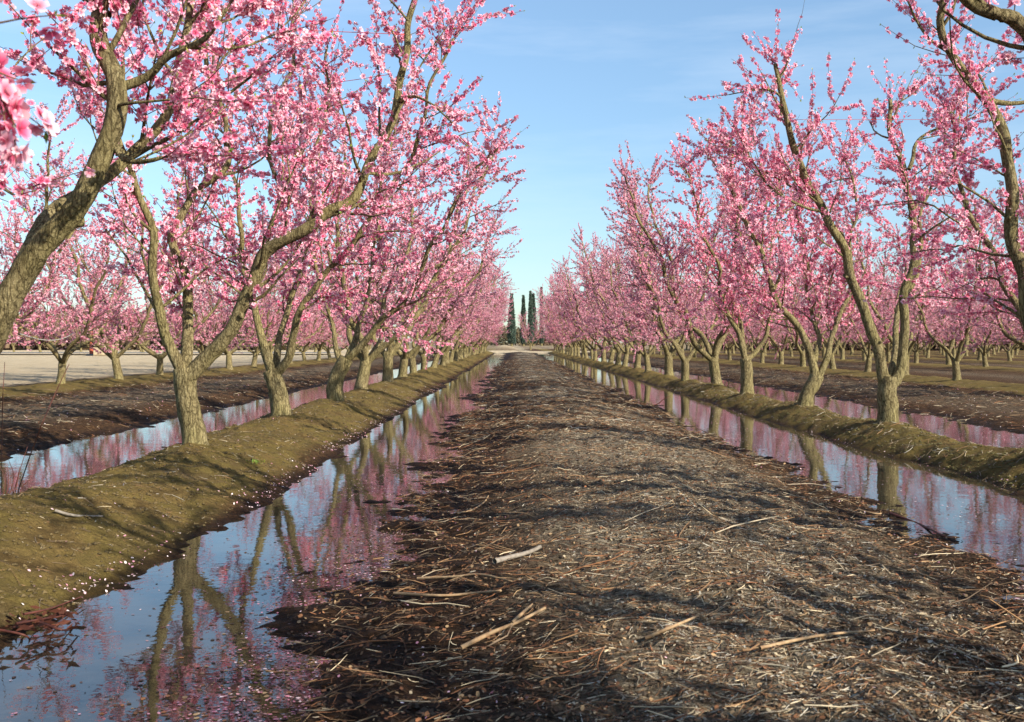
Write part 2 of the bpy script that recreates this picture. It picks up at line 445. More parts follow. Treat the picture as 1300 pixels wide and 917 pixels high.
def tree_meshes(scaff, seed, fine, dens=1.0, bloom=1.0, zlow=.95, axis=None, reach=1.0, bare=None, slim=None):
    """scaff: list of (points, radii, is_trunk) in tree-local coordinates. Returns meshes (trunk, branches, blossoms, leaves)."""
    r = np.random.default_rng(seed)
    T = Acc(); B = Acc(); FL = Acc(); LF = Acc()
    sides = 14 if fine else 7
    step = .045 if fine else .12
    S = []
    for i, (pts, rad, is_tr) in enumerate(scaff):
        p, q = catmull(pts, rad, step)
        if not is_tr:
            ph = r.uniform(0, 6, 3); s = np.linspace(0, 1, len(p))
            L = np.linalg.norm(np.diff(p, axis=0), axis=1).sum()
            wv = np.stack([np.sin(s * L * 5.1 + ph[0]) + .5 * np.sin(s * L * 11 + ph[1]), np.sin(s * L * 4.3 + ph[1]), .5 * np.sin(s * L * 6 + ph[2])], 1)
            p = p + wv * .027 * np.minimum(1, s * 4)[:, None]
            S.append((p, q))
        vv, ff = tubes(p[None], q[None], sides, .17 if fine else .1, seed + i)
        T.add(vv, ff)
        # knots and pruning stubs
        if fine:
            for _ in range(5 if not is_tr else 0):
                j = r.integers(len(p) // 8, max(len(p) // 8 + 1, int(len(p) * .75)))
                t = norm(p[min(j + 1, len(p) - 1)] - p[j - 1]); o = norm(np.cross(t, r.normal(size=3)))
                d = norm(o + t * r.uniform(.2, .9)); ln = q[j] * r.uniform(1.05, 1.6)
                rr = q[j] * r.uniform(.28, .5)
                sp = np.stack([p[j], p[j] + d * ln * .7, p[j] + d * ln])[None]
                vv, ff = tubes(sp, np.array([[rr * 1.35, rr, rr * .85]]), 8, .12, seed + j)
                T.add(vv, ff)
    if axis is None: axis = np.array([0, 0])
    # second-order branches
    starts, dirs, lens, rads = [], [], [], []
    sh_p, sh_d, sh_l = [], [], []
    for si, (p, q) in enumerate(S):
        zl = (bare or {}).get(si, zlow); thin = si == slim
        seg = np.linalg.norm(np.diff(p, axis=0), axis=1); s = np.concatenate([[0], np.cumsum(seg)]); L = s[-1]
        d = .35 * r.uniform(.6, 1.4)
        while d < L:
            j = min(np.searchsorted(s, d), len(p) - 2)
            z = p[j, 2]
            if z > zl and not thin:
                t = norm(p[j + 1] - p[j]); out = np.array([p[j, 0] - axis[0], p[j, 1] - axis[1], 0]); out = norm(out + 1e-4)
                o = norm(np.cross(t, r.normal(size=3)) + out * .5)
                dd = norm(o * r.uniform(.7, 1.1) + t * r.uniform(.25, .8) + np.array([0, 0, r.uniform(-.15, .35)]))
                fr = d / L
                ln = r.uniform(.45, 1.25) * (1.15 - .6 * fr) * reach
                starts.append(p[j]); dirs.append(dd); lens.append(ln); rads.append(min(q[j] * .5, r.uniform(.009, .017)))
            d += r.uniform(.09, .24) / dens
        # shoots straight off the limb
        d = .5
        while d < L:
            j = min(np.searchsorted(s, d), len(p) - 2)
            if p[j, 2] > zl + (.15 if not thin else -.2):
                t = norm(p[j + 1] - p[j]); o = norm(np.cross(t, r.normal(size=3)))
                sh_p.append(p[j]); sh_d.append(norm(o + t * .4 + np.array([0, 0, .25]))); sh_l.append(r.uniform(.08, .38) * (.6 if thin else 1))
            d += r.uniform(.05, .15) / dens * (.4 if thin else 1)
        sh_p += [p[-1]] * 4; sh_d += [norm(norm(p[-1] - p[-3]) + r.normal(size=3) * .3) for _ in range(4)]; sh_l += list(r.uniform(.3, .75, 4) * (.25 if thin else 1))
    n = len(starts)
    if n:
        st = np.array(starts); dr = np.array(dirs); ln = np.array(lens); rd = np.array(rads)
        K = 7
        pts = np.zeros((n, K, 3)); pts[:, 0] = st; cur = dr.copy()
        gy_ = r.uniform(-.05, .22, n)
        for k in range(1, K):
            cur = norm(cur + r.normal(size=(n, 3)) * .14 + np.stack([0 * gy_, 0 * gy_, gy_], 1))
            pts[:, k] = pts[:, k - 1] + cur * (ln / (K - 1))[:, None]
        rad = rd[:, None] * np.linspace(1, .35, K)[None, :]
        vv, ff = tubes(pts, rad, 6 if fine else 4, 0); B.add(vv, ff)
        for i in range(n):
            m = max(3, int(ln[i] / .075 * dens))
            for tt in r.uniform(.12, 1, m):
                k = min(int(tt * (K - 1)), K - 2); fr = tt * (K - 1) - k
                a = pts[i, k] * (1 - fr) + pts[i, k + 1] * fr; t = norm(pts[i, k + 1] - pts[i, k])
                o = norm(np.cross(t, r.normal(size=3)))
                sh_p.append(a); sh_d.append(norm(o * r.uniform(.5, 1.1) + t * .7 + np.array([0, 0, r.uniform(-.1, .45)])))
                sh_l.append(r.uniform(.05, .42) if r.random() < .8 else r.uniform(.35, .7))
            sh_p.append(pts[i, -1]); sh_d.append(cur[i]); sh_l.append(r.uniform(.15, .5))
    sp = np.array(sh_p); sd = np.array(sh_d); sl = np.array(sh_l)
    m = len(sp); K = 5
    pts = np.zeros((m, K, 3)); pts[:, 0] = sp; cur = sd.copy()
    for k in range(1, K):
        cur = norm(cur + r.normal(size=(m, 3)) * .09 + np.array([0, 0, .03]))
        pts[:, k] = pts[:, k - 1] + cur * (sl / (K - 1))[:, None]
    rad = (.0022 + .0035 * np.clip(sl, 0, .6))[:, None] * np.linspace(1, .35, K)[None, :]
    if not fine: rad = rad * 1.25
    vv, ff = tubes(pts, rad, 4 if fine else 3, 0, cap=False); B.add(vv, ff, 1)
    # blossoms along the shoots, in dense sleeves with gaps
    cover = np.clip(r.normal(.80, .42, m), .04, 1.05) * bloom
    cnt = np.maximum(0, (sl * 82 * cover + r.uniform(.5, 3.5, m) * bloom)).astype(int)
    ii = np.repeat(np.arange(m), cnt)
    tt = r.uniform(.03, .97, len(ii)) ** .9
    k = np.minimum((tt * (K - 1)).astype(int), K - 2); fr = (tt * (K - 1) - k)[:, None]
    a = pts[ii, k] * (1 - fr) + pts[ii, k + 1] * fr
    t = norm(pts[ii, k + 1] - pts[ii, k])
    o = norm(np.cross(t, r.normal(size=(len(ii), 3))) + .12 * r.normal(size=(len(ii), 3)))
    nr = norm(o + t * r.uniform(-.2, .6, len(ii))[:, None] + r.normal(size=(len(ii), 3)) * .25)
    size = r.uniform(.0165, .027, len(ii)); size = np.where(r.random(len(ii)) < .20, size * .5, size)
    if not fine: size = size * 1.08
    flowers(FL, a + o * r.uniform(.004, .024, len(ii))[:, None], nr, size, r, fine)
    # young leaves at the shoot tips
    tips = r.random(m) < (.55 if fine else .4)
    tp = np.repeat(pts[tips, -1], 4, 0); td = np.repeat(norm(pts[tips, -1] - pts[tips, -2]), 4, 0)
    leaves(LF, tp, td + r.normal(size=tp.shape) * .45, r.uniform(.012, .035, len(tp)), r)
    jj = r.integers(0, m, int(m * 1.3)); 
    leaves(LF, pts[jj, 2], r.normal(size=(len(jj), 3)) + np.array([0, 0, .5]), r.uniform(.01, .03, len(jj)), r)
    return (T.mesh('trunk', [M_bark], True), B.mesh('crown', [M_bark, M_twig], True),
            FL.mesh('blossoms', [M_petal]), LF.mesh('leaves', [M_leaf]))


def tree_obj(meshes, loc, rotz=0, scale=(1, 1, 1), label='', group=None, name='peach_tree', cat='tree'):
    e = bpy.data.objects.new(name, None); COL.objects.link(e)
    e.location = loc; e.rotation_euler = (0, 0, rotz); e.scale = scale; e.empty_display_size = .2
    tag(e, label, cat, group)
    link('trunk', meshes[0], e)
    c = link('crown', meshes[1], e)
    link('blossoms', meshes[2], c); link('leaves', meshes[3], c)
    return e


def hero(base, trunk, limbs, seed, label, rt, extra=(), **kw):
    """base: world foot; trunk: world pts; limbs: list of (pts, r0, r1). All made local to the foot."""
    b = np.array(base, float); b[2] = float(ground_z(b[0], b[1])) - .02
    tr = [b * 1.0] + [np.array(t) for t in trunk]
    loc = b
    n = len(tr)
    # a flared foot
    foot = tr[0] + (tr[1] - tr[0]) * .12
    tp = [tr[0] - np.array([0, 0, .08]), foot] + tr[1:]
    rr = [rt * 1.6, rt * 1.12] + list(np.linspace(rt, rt * .93, n - 1))
    sc = [([p - loc for p in tp], rr, True)]
    for pts, r0, r1 in limbs:
        pts = [np.array(p) - loc for p in pts]
        L = len(pts)
        sc.append((pts, list(.86 * (r0 + (r1 - r0) * (np.linspace(0, 1, L) ** .8))), False))
    ms = tree_meshes(sc, seed, True, **kw)
    return tree_obj(ms, tuple(loc), label=label, group=GROUP_L if loc[0] < 0 else GROUP_R)


GROUP_L = 'peach trees in the row left of the track'
GROUP_R = 'peach trees in the row right of the track'


def path(Y, pts):
    """pts: (px, py, dY)"""
    return [P(x, y, Y + d) for x, y, d in pts]


# ---- nearest left tree, off to the left, one limb hanging in close
Y = 2.1
hero((-2.6, Y, 0), [(-2.62, Y, .6), (-2.6, Y, .85)],
     [([(-2.6, Y, .8), (-2.2, 1.9, 1.45), (-1.75, 1.9, 1.85), (-1.3, 1.9, 1.95), (-1.05, 1.92, 1.86), (-.96, 1.92, 1.72), (-.92, 1.92, 1.58), (-.905, 1.9, 1.49)], .04, .004),
      ([(-2.6, Y, .8), (-3.0, 2.4, 1.6), (-3.1, 2.6, 2.6), (-3.2, 2.7, 3.6)], .06, .02),
      ([(-2.6, Y, .8), (-2.7, 1.6, 1.6), (-2.5, 1.2, 2.6), (-2.6, .9, 3.7)], .06, .02)],
     101, 'nearest left tree, only its close blurred blossoms showing at the top left corner', .11, reach=.6, slim=0)

# ---- big leaning tree at the left edge
Y = 5.3
hero((-2.95, Y, 0), path(Y, [(-82, 600, 0), (-55, 520, 0), (-27, 455, 0)]),
     [(path(Y, [(-32, 468, 0), (0, 400, 0), (30, 352, 0), (65, 308, -.05), (102, 243, -.1), (137, 168, -.1), (142, 110, -.1), (136, 55, -.05), (134, 0, 0), (126, -90, .1), (130, -190, .2)]), .092, .034),
      (path(Y, [(-14, 440, 0), (14, 372, .15), (42, 300, .3), (72, 268, .45), (120, 240, .6), (175, 190, .75), (225, 90, .9), (255, -20, 1.1), (270, -140, 1.2)]), .072, .018),
      (path(Y, [(-20, 440, 0), (-45, 350, -.2), (-60, 240, -.4), (-80, 120, -.5), (-60, -60, -.6)]), .06, .02),
      (path(Y, [(138, 175, -.05), (165, 203, -.1), (190, 205, -.15), (212, 198, -.2)]), .022, .010),
      (path(Y, [(140, 140, -.1), (185, 133, -.2), (230, 124, -.3)]), .012, .005),
      (path(Y, [(138, 115, -.1), (185, 100, -.1), (212, 72, -.15), (262, 48, -.2), (300, 10, -.2)]), .03, .012),
      (path(Y, [(136, 20, 0), (100, -5, .1), (60, -40, .2), (30, -110, .3)]), .03, .012)],
     102, 'thick leaning peach tree at the left edge with a bent trunk and grey limb behind', .092, dens=1.0, reach=1.0, bare={0: 2.0, 1: 1.85})

# ---- first whole tree on the left
Y = 8.47
hero((P(247, 568, Y)[0], Y, 0), path(Y, [(243, 535, 0), (237, 500, 0), (233, 468, 0)]),
     [(path(Y, [(234, 478, 0), (216, 441, -.05), (205, 391, -.1), (193, 321, -.15), (183, 270, -.2), (170, 222, -.3), (150, 150, -.4), (155, 60, -.5)]), .062, .016),
      (path(Y, [(236, 475, 0), (237, 431, .15), (241, 371, .3), (224, 325, .4), (216, 290, .5), (248, 248, .6), (288, 215, .7), (287, 175, .75), (268, 100, .8), (262, 20, .85), (270, -60, .9)]), .058, .018),
      (path(Y, [(236, 482, 0), (266, 450, 0), (298, 408, -.05), (322, 360, -.1), (345, 315, -.15), (388, 287, -.2), (420, 268, -.2), (446, 258, -.2), (468, 218, -.2), (492, 160, -.15), (512, 80, -.1), (525, 25, 0), (530, -40, 0)]), .078, .026),
      (path(Y, [(312, 385, 0), (330, 340, .25), (350, 250, .45), (345, 160, .6), (370, 70, .7), (375, -10, .8)]), .035, .012)],
     103, 'first whole peach tree left of the track, stout textured trunk, long limb reaching right', .092, dens=.88)

# ---- second
Y = 11.8
hero((P(357, 528, Y)[0], Y, 0), path(Y, [(354, 505, 0), (350, 487, 0), (344, 470, 0)]),
     [(path(Y, [(346, 475, 0), (332, 432, 0), (325, 405, 0), (318, 370, 0), (308, 315, -.1), (300, 250, -.2), (292, 170, -.3), (302, 70, -.4)]), .062, .015),
      (path(Y, [(348, 482, 0), (354, 440, .2), (360, 400, .4), (384, 345, .6), (391, 290, .6), (396, 225, .7), (412, 140, .7), (418, 60, .8)]), .055, .015),
      (path(Y, [(348, 478, 0), (367, 455, -.05), (371, 425, -.1), (380, 395, -.2), (418, 345, -.3), (452, 300, -.4), (482, 262, -.5), (520, 200, -.6), (545, 120, -.7), (575, 50, -.8)]), .062, .015)],
     104, 'second peach tree left of the track, trunk splitting low in a narrow V', .105, dens=.9)

# ---- third
Y = 15.1
hero((P(426, 511, Y)[0], Y, 0), path(Y, [(425, 492, 0), (430, 473, 0), (440, 455, 0)]),
     [(path(Y, [(434, 465, 0), (427, 445, 0), (424, 420, 0), (414, 395, 0), (405, 350, -.1), (398, 280, -.2), (402, 200, -.3), (412, 140, -.3)]), .05, .014),
      (path(Y, [(440, 458, 0), (452, 430, .2), (460, 400, .3), (466, 365, .3), (478, 310, .4), (480, 250, .5), (495, 190, .5), (505, 140, .6)]), .06, .014),
      (path(Y, [(442, 455, 0), (465, 432, -.1), (484, 408, -.2), (510, 388, -.3), (532, 350, -.5), (555, 300, -.7), (582, 250, -.8), (612, 205, -.9), (630, 188, -1.0)]), .065, .014)],
     105, 'third peach tree left of the track, pale smooth trunk leaning right into wide limbs', .108, dens=.9)

# ---- right row: unseen foot at the corner of the frame, its limb crossing the top right
Y = 4.7
hero((4.05, Y, 0), [(4.0, Y, .6), (3.98, Y, .85)],
     [([(3.98, Y, .8), P(1440, 200, 5.0), P(1300, 43, 4.9), P(1262, 18, 4.85), P(1224, -2, 4.8), P(1160, -60, 4.7), P(1110, -130, 4.7)], .055, .022),
      ([(3.98, Y, .8), (4.5, 4.6, 1.8), (4.9, 4.5, 3), (5.0, 4.5, 4)], .06, .02),
      ([(3.98, Y, .8), (3.8, 3.9, 1.8), (3.3, 3.4, 2.8), (3.1, 3.1, 3.9)], .06, .02)],
     106, 'peach tree outside the right edge, only its thick limb crossing the top right corner', .11, reach=.8, dens=.8)

Y = 8.0
hero((4.02, Y, 0), [(4.0, Y, .45), (3.99, Y, .62)],
     [([(3.99, Y, .58)] + path(Y, [(1303, 400, 0), (1297, 340, 0), (1288, 272, 0), (1279, 220, 0), (1264, 158, 0), (1253, 118, 0), (1231, 92, -.05), (1205, 62, -.1), (1193, 30, -.1), (1187, -20, -.15), (1170, -110, -.2)]), .07, .024),
      (path(Y, [(1257, 128, 0), (1286, 133, .1), (1310, 118, .2), (1335, 60, .3)]), .025, .010),
      ([(3.99, Y, .6)] + path(Y, [(1370, 380, .2), (1400, 280, .4), (1400, 150, .5), (1385, 30, .6)]), .06, .018),
      ([(3.99, Y, .6)] + path(Y, [(1312, 420, .3), (1270, 350, .6), (1235, 280, .9), (1215, 200, 1.0), (1200, 140, 1.1)]), .045, .014)],
     107, 'peach tree at the right edge, trunk just out of frame and tall dark limb', .115, dens=.8)

Y = 11.3
hero((P(1127, 538, Y)[0], Y, 0), path(Y, [(1127, 515, 0), (1126, 495, 0), (1127, 478, 0)]),
     [(path(Y, [(1124, 490, 0), (1115, 452, 0), (1099, 399, 0), (1081, 343, 0), (1062, 302, 0), (1045, 272, 0), (1024, 217, -.05), (1008, 190, -.1), (998, 157, -.1), (990, 131, -.1), (992, 98, -.1), (988, 80, -.1)]), .075, .026),
      (path(Y, [(1130, 492, 0), (1142, 472, 0), (1147, 432, 0), (1149, 385, 0), (1157, 343, 0), (1157, 287, 0), (1153, 225, 0), (1136, 188, 0), (1125, 160, 0), (1128, 128, 0)]), .072, .024),
      (path(Y, [(1130, 485, 0), (1136, 440, .3), (1142, 400, .6), (1165, 330, .9), (1175, 260, 1.0), (1195, 190, 1.1), (1215, 120, 1.2)]), .048, .014),
      (path(Y, [(1154, 215, 0), (1168, 182, .05), (1190, 165, .1), (1230, 150, .2)]), .026, .010),
      (path(Y, [(1046, 270, 0), (1020, 262, -.1), (990, 245, -.2), (960, 215, -.3), (945, 190, -.3)]), .022, .008)],
     108, 'first whole peach tree right of the track, dark forked trunk with two long rising limbs', .105, dens=.95, zlow=1.25, bare={0: 1.6, 1: 1.75}, reach=.85)

Y = 14.4
hero((P(1022, 511, Y)[0], Y, 0), path(Y, [(1025, 500, 0), (1032, 488, 0), (1038, 476, 0)]),
     [(path(Y, [(1036, 482, 0), (1029, 450, 0), (1022, 430, 0), (1001, 402, 0), (984, 378, 0), (973, 336, 0), (959, 308, 0), (945, 278, 0), (932, 240, -.1), (925, 200, -.1), (930, 165, -.2)]), .07, .018),
      (path(Y, [(1040, 478, 0), (1050, 452, 0), (1058, 425, .1), (1072, 390, .3), (1080, 330, .5), (1085, 260, .6), (1075, 190, .7)]), .058, .015),
      (path(Y, [(1034, 460, 0), (1038, 430, .3), (1030, 390, .6), (1022, 330, .8), (1015, 260, .9), (1025, 200, 1)]), .045, .014)],
     109, 'second peach tree right of the track, trunk bending right in two twisted stems', .098, dens=1.1)

Y = 17.9
hero((P(948, 500, Y)[0], Y, 0), path(Y, [(948, 485, 0), (948, 470, 0), (946, 455, 0)]),
     [(path(Y, [(947, 460, 0), (938, 428, 0), (927, 404, 0), (915, 365, 0), (908, 330, 0), (890, 290, -.1), (880, 245, -.2), (870, 210, -.2)]), .062, .016),
      (path(Y, [(947, 458, 0), (960, 446, .1), (973, 420, .2), (985, 370, .3), (990, 310, .4), (985, 250, .4), (995, 210, .5)]), .055, .015),
      (path(Y, [(946, 458, 0), (942, 420, .4), (938, 370, .7), (932, 310, .9), (940, 250, 1)]), .05, .014)],
     110, 'third peach tree right of the track, short straight trunk with three rising limbs', .105, dens=1.1)


# ---- generic kinds
def generic(seed, lean=(0, 0), H=4.3, nl=4, fork=.56, rt=.10, bloom=1.0, dens=.85, spread=1.0, zlow=.85):
    r = np.random.default_rng(seed)
    tx, ty = r.uniform(-.12, .12, 2)
    sc = [([(0, 0, -.08), (0, 0, .05), (tx * .5, ty * .5, fork * .5), (tx, ty, fork)], [rt * 1.55, rt * 1.12, rt, rt * .93], True)]
    a0 = r.uniform(0, 6.28)
    for i in range(nl):
        a = a0 + i * 2 * math.pi / nl + r.uniform(-.35, .35)
        d = np.array([math.cos(a), math.sin(a)]); h = H * r.uniform(.86, 1.05)
        rad = spread * r.uniform(.9, 1.45)
        pts = [(tx, ty, fork - .12)]
        for f, g in ((.08, .2), (.2, .42), (.38, .62), (.58, .8), (.8, .95), (1, 1.05)):
            z = fork + (h - fork) * f
            w = r.uniform(-.10, .10, 2)
            pts.append((tx + d[0] * rad * g + w[0] + lean[0] * f, ty + d[1] * rad * g + w[1] + lean[1] * f, z))
        r0 = rt * r.uniform(.5, .65)
        sc.append((pts, list(np.linspace(r0, .016, len(pts))), False))
    return tree_meshes(sc, seed, False, bloom=bloom, dens=dens, zlow=zlow)


GL = [generic(200 + i, lean=(.38, 0), nl=4 if i % 2 else 3, spread=1.2) for i in range(5)]
GR = [generic(220 + i, lean=(0, 0), nl=4 if i % 2 else 3, H=4.3, spread=1.2) for i in range(6)]
GB = [generic(240 + i, H=4.0, nl=5, bloom=.16, dens=1.0, rt=.10) for i in range(2)]
GD = [generic(260 + i, H=3.9, spread=1.75, nl=4, dens=.85, zlow=.75, rt=.09) for i in range(3)]
S3 = 3.25
ORD = ['', 'first', 'second', 'third', 'fourth', 'fifth', 'sixth', 'seventh', 'eighth', 'ninth', 'tenth', 'eleventh', 'twelfth', 'thirteenth', 'fourteenth']


def place(kinds, x, y, label, group, rnd, sc=1.0, flip=True, name='peach_tree', zs=None):
    k = kinds[rnd.integers(len(kinds))]
    s = sc * rnd.uniform(.86, 1.08)
    rz = rnd.uniform(-.45, .45) if kinds is GL else rnd.uniform(-3.14, 3.14)
    sx = s; sy = s * (-1 if (flip and rnd.random() < .5) else 1)
    x = x + rnd.uniform(-.08, .08); y = y + rnd.uniform(-.15, .15)
    z = float(ground_z(x, y))
    e = tree_obj(k, (x, y, z), rz, (sx, sy, s * rnd.uniform(.93, 1.05)), label, group, name)
    e.rotation_euler = (rnd.normal(0, .045), rnd.normal(0, .045), rz)
    return e


rl = np.random.default_rng(5)
for i, y in enumerate(np.arange(18.5, 102, S3)):
    n = i + 4
    lb = (f'{ORD[n]} whole peach tree from the front in the row left of the track' if n <= 12
          else 'small far peach tree in the receding end of the row left of the track')
    place(GL, ROW_L, y, lb, GROUP_L, rl)
for i, y in enumerate(np.arange(21.2, 102, S3)):
    n = i + 4
    lb = (f'{ORD[n]} whole peach tree from the front in the row right of the track' if n <= 12
          else 'small far peach tree in the receding end of the row right of the track')
    place(GR, ROW_R, y, lb, GROUP_R, rl)
for y in (1.4, -1.9, -5.2):   # stand beside and behind the camera: their shadows cross the track
    place(GR, ROW_R + .1, y, 'peach tree beyond the right edge of the photo casting shadow over the track', GROUP_R, rl)
# second row on the left, by the sandy lane
G2 = 'peach trees in the row beside the sandy lane'
for i, y in enumerate(np.arange(17.9, 68, 3.15)):
    lb = (f'{ORD[i + 1]} peach tree from the left edge in the row beside the sandy lane' if i < 8
          else 'small far peach tree in the row beside the pale sandy lane')
    place(GD, ROW_L2, y, lb, G2, rl, 1.0)
# rows behind on the right
names_r = ['', 'second', 'third', 'fourth', 'fifth', 'sixth', 'seventh', 'eighth']
for k in range(1, 8):
    x = ROW_R + 6.4 * k
    y0 = {1: 18.0, 2: 34.3}.get(k, x / .4815 - 2)
    g = f'peach trees in the {names_r[k]} row right of the track'
    for i, y in enumerate(np.arange(y0, 102, 3.3)):
        lim = 6 if k == 1 else (3 if k == 2 else 0)
        lb = (f'{ORD[i + 1]} peach tree from the right edge in the {names_r[k]} row right of the track' if i < lim
              else f'small peach tree among the {"far end of the " if lim else ""}{names_r[k]} row right of the track')
        place(GR + GL[:1], x, y, lb, g, rl, .97)
# bare orchard across the paved road, far left
rb = np.random.default_rng(8)
for yy_ in (88, 94, 101):
    for x in np.arange(-58, -11, 4.6 if yy_ < 90 else 5.5):
        place(GB, x + rb.uniform(-1, 1), yy_ + rb.uniform(-1, 1), 'brownish sparsely flowering tree in the orchard across the paved road', 'thinly flowering trees across the paved road', rb, 1.05)
# blossoming trees past the end of the track
for x in list(np.arange(-20, -2.5, 3.1)) + list(np.arange(2.3, 24, 3.1)):
    place(GR, x, 127 + rb.uniform(-3, 3), 'tiny blossoming tree beyond the far end of the track near the cypresses', 'blossoming trees beyond the end of the track', rb, 1.15)

# ------------------------------------------------------------------ cypresses
def cypress(px, ytop, Y, w, seed, label):
    r = np.random.default_rng(seed)
    c = P(px, ytop, Y); H = c[2] - .2
    e = bpy.data.objects.new('cypress_tree', None); COL.objects.link(e); e.location = (c[0], Y, .14)
    tag(e, label, 'tree', 'cypress trees on the horizon')
    pts = np.array([[(0, 0, -.1), (.05, 0, H * .4), (0, 0, H * .9)]]); v, f = tubes(pts, np.array([[.28, .18, .05]]), 8)
    link('trunk', mesh_np('trunk', v, f, [M_bark], None, True), e)
    n = 5200
    t = r.uniform(.04, 1, n); ang = r.uniform(0, 2 * np.pi, n)
    prof_ = np.interp(t, [0, .08, .25, .55, .8, .93, 1], [.5, .9, 1, .72, .38, .16, .02])
    lump = 1 + .35 * fbm(np.cos(ang) * 1.5 + seed, t * 14, seed, 3)
    rr = w * .5 * prof_ * lump * np.sqrt(r.uniform(.35, 1, n))
    pos = np.stack([rr * np.cos(ang), rr * np.sin(ang), t * H], 1)
    d = norm(np.stack([np.cos(ang) * .5, np.sin(ang) * .5, np.ones(n)], 1) + r.normal(size=(n, 3)) * .25)
    u = norm(np.cross(d, r.normal(size=(n, 3)))); L = r.uniform(.25, .6, n)[:, None]
    vv = np.stack([pos, pos + d * L * .5 + u * L * .28, pos + d * L, pos + d * L * .5 - u * L * .28], 1).reshape(-1, 3)
    col = np.array([.085, .12, .09]) * r.uniform(.6, 1.5, (n, 1))  # lighter grey-green: distance haze painted into the foliage colour
    link('crown', mesh_np('crown', vv, [np.arange(n * 4).reshape(-1, 4)], [M_cypress], None, False, np.repeat(col, 4, 0)), e)


cypress(649.5, 374, 260, 1.9, 1, 'leftmost and broadest of the dark cypress trees at the end of the track')
cypress(664.5, 376, 270, 1.3, 2, 'slim cypress second from the left at the end of the track')
cypress(673.5, 371, 262, 1.1, 3, 'tall narrow cypress third from left, touching the bushy cypress beside it')
cypress(677, 374, 264, 1.7, 4, 'bushy blunt cypress fourth from the left, pressed to a narrower cypress')
cypress(687.5, 366, 280, .8, 5, 'tallest thinnest cypress on the right of the cypress line')

# ------------------------------------------------------------------ far tree line on the horizon
r = np.random.default_rng(77)
n = 150000
x = r.uniform(-300, 300, n); h = 5.5 + 3.5 * fbm(x * .06, x * 0, 3, 4)
zz_ = r.uniform(0, 1, n) ** .8 * h; yv = 330 + r.uniform(-12, 12, n) + 8 * vnoise(x * .1, x * 0, 9)
sd_ = np.abs(x) > 24; yv = np.where(sd_, yv - 200, yv); x = np.where(sd_, x * .62 + 9 * np.sign(x), x); zz_ = np.where(sd_, zz_ * .8, zz_)
pos = np.stack([x, yv, zz_], 1); d = norm(r.normal(size=(n, 3)) + np.array([0, 0, .6])); u = norm(np.cross(d, r.normal(size=(n, 3)))); L = r.uniform(.3, .9, n)[:, None]
vv = np.stack([pos, pos + d * L * .5 + u * L * .4, pos + d * L, pos + d * L * .5 - u * L * .4], 1).reshape(-1, 3)
col = np.array([.12, .10, .055]) * r.uniform(.5, 1.5, (n, 1)) + np.array([.10, .02, .03]) * (vnoise(x * .07, x * 0, 12)[:, None] + .3).clip(0, 1)
tag(link('distant_woods', mesh_np('distant_woods', vv, [np.arange(n * 4).reshape(-1, 4)], [M_cypress], None, False, np.repeat(col, 4, 0))),
    'distant olive brown belt of trees along the horizon', 'woods', kind='stuff')

# ------------------------------------------------------------------ litter on the ground
def gnormal(x, y):
    e = .03
    dx = (ground_z(x + e, y) - ground_z(x - e, y)) / (2 * e); dy = (ground_z(x, y + e) - ground_z(x, y - e)) / (2 * e)
    return norm(np.stack([-dx, -dy, np.ones_like(dx)], -1))


def sticks(n, xf, yf, lmin, lmax, rmin, rmax, palette, seed, lift=.004, curl=.25, amain=None, aspread=9, flat=1.0, sides=4):
    r = np.random.default_rng(seed)
    x = xf(r, n); y = yf(r, n)
    z = ground_z(x, y)
    keep = z > -.012; x, y, z = x[keep], y[keep], z[keep]; n = len(x)
    L = lmin + (lmax - lmin) * r.random(n) ** 2.6
    a = r.uniform(0, np.pi, n) if amain is None else r.normal(amain, aspread, n)
    nr = gnormal(x, y)
    d = np.stack([np.cos(a), np.sin(a), r.normal(0, .10, n)], 1)
    d = norm(d - nr * (d * nr).sum(1, keepdims=True) + nr * r.normal(0, .12, n)[:, None])
    s = norm(np.cross(nr, d))
    rd = rmin + (rmax - rmin) * r.random(n) ** 2
    K = 4
    t = np.linspace(-.5, .5, K)
    bend = r.normal(0, curl, n)
    c = np.stack([x, y, z], 1) + nr * (rd * .7 + lift * r.random(n) + L * .03 * r.random(n))[:, None]
    pts = c[:, None, :] + d[:, None, :] * (t[None, :, None] * L[:, None, None]) + s[:, None, :] * ((t ** 2 - .12)[None, :, None] * (bend * L)[:, None, None])
    pts = pts + r.normal(size=pts.shape) * (L * .018)[:, None, None]
    rad = rd[:, None] * np.array([.85, 1, .9, .5])[None, :]
    v, f = tubes(pts, rad, sides, 0)
    pal = np.array(palette); pi = r.integers(0, len(pal), n)
    col = pal[pi] * r.uniform(.65, 1.25, (n, 1))
    return v, f, np.repeat(col, K * sides, 0)


PAL_DRY = [(.58, .47, .30), (.46, .37, .25), (.26, .15, .075), (.20, .14, .09), (.30, .17, .08), (.12, .08, .05), (.52, .47, .38), (.30, .24, .17)]
PAL_DARK = [(.12, .055, .03), (.22, .10, .045), (.07, .04, .022), (.04, .024, .015), (.15, .09, .05), (.32, .21, .11), (.26, .11, .05), (.06, .035, .02)]
U = lambda a, b: (lambda r, n: r.uniform(a, b, n))
def near(a, b, p=2.0): return lambda r, n: a + (b - a) * r.random(n) ** p
G = Acc()
def addst(*a, **k):
    v, f, c = sticks(*a, **k); G.add(v, f, 0, c)
patch = lambda x, y: fbm(x * .9, y * .6, 91, 3)
addst(46000, lambda r, n: r.normal(1.05, .48, n), near(2.2, 13), .006, .06, .0006, .0018, PAL_DRY, 1, aspread=2.5, amain=.15, sides=3)
addst(34000, U(-.7, 2.4), near(2.2, 15), .006, .075, .0006, .0020, PAL_DARK, 2, aspread=1.6, amain=.1, sides=3)
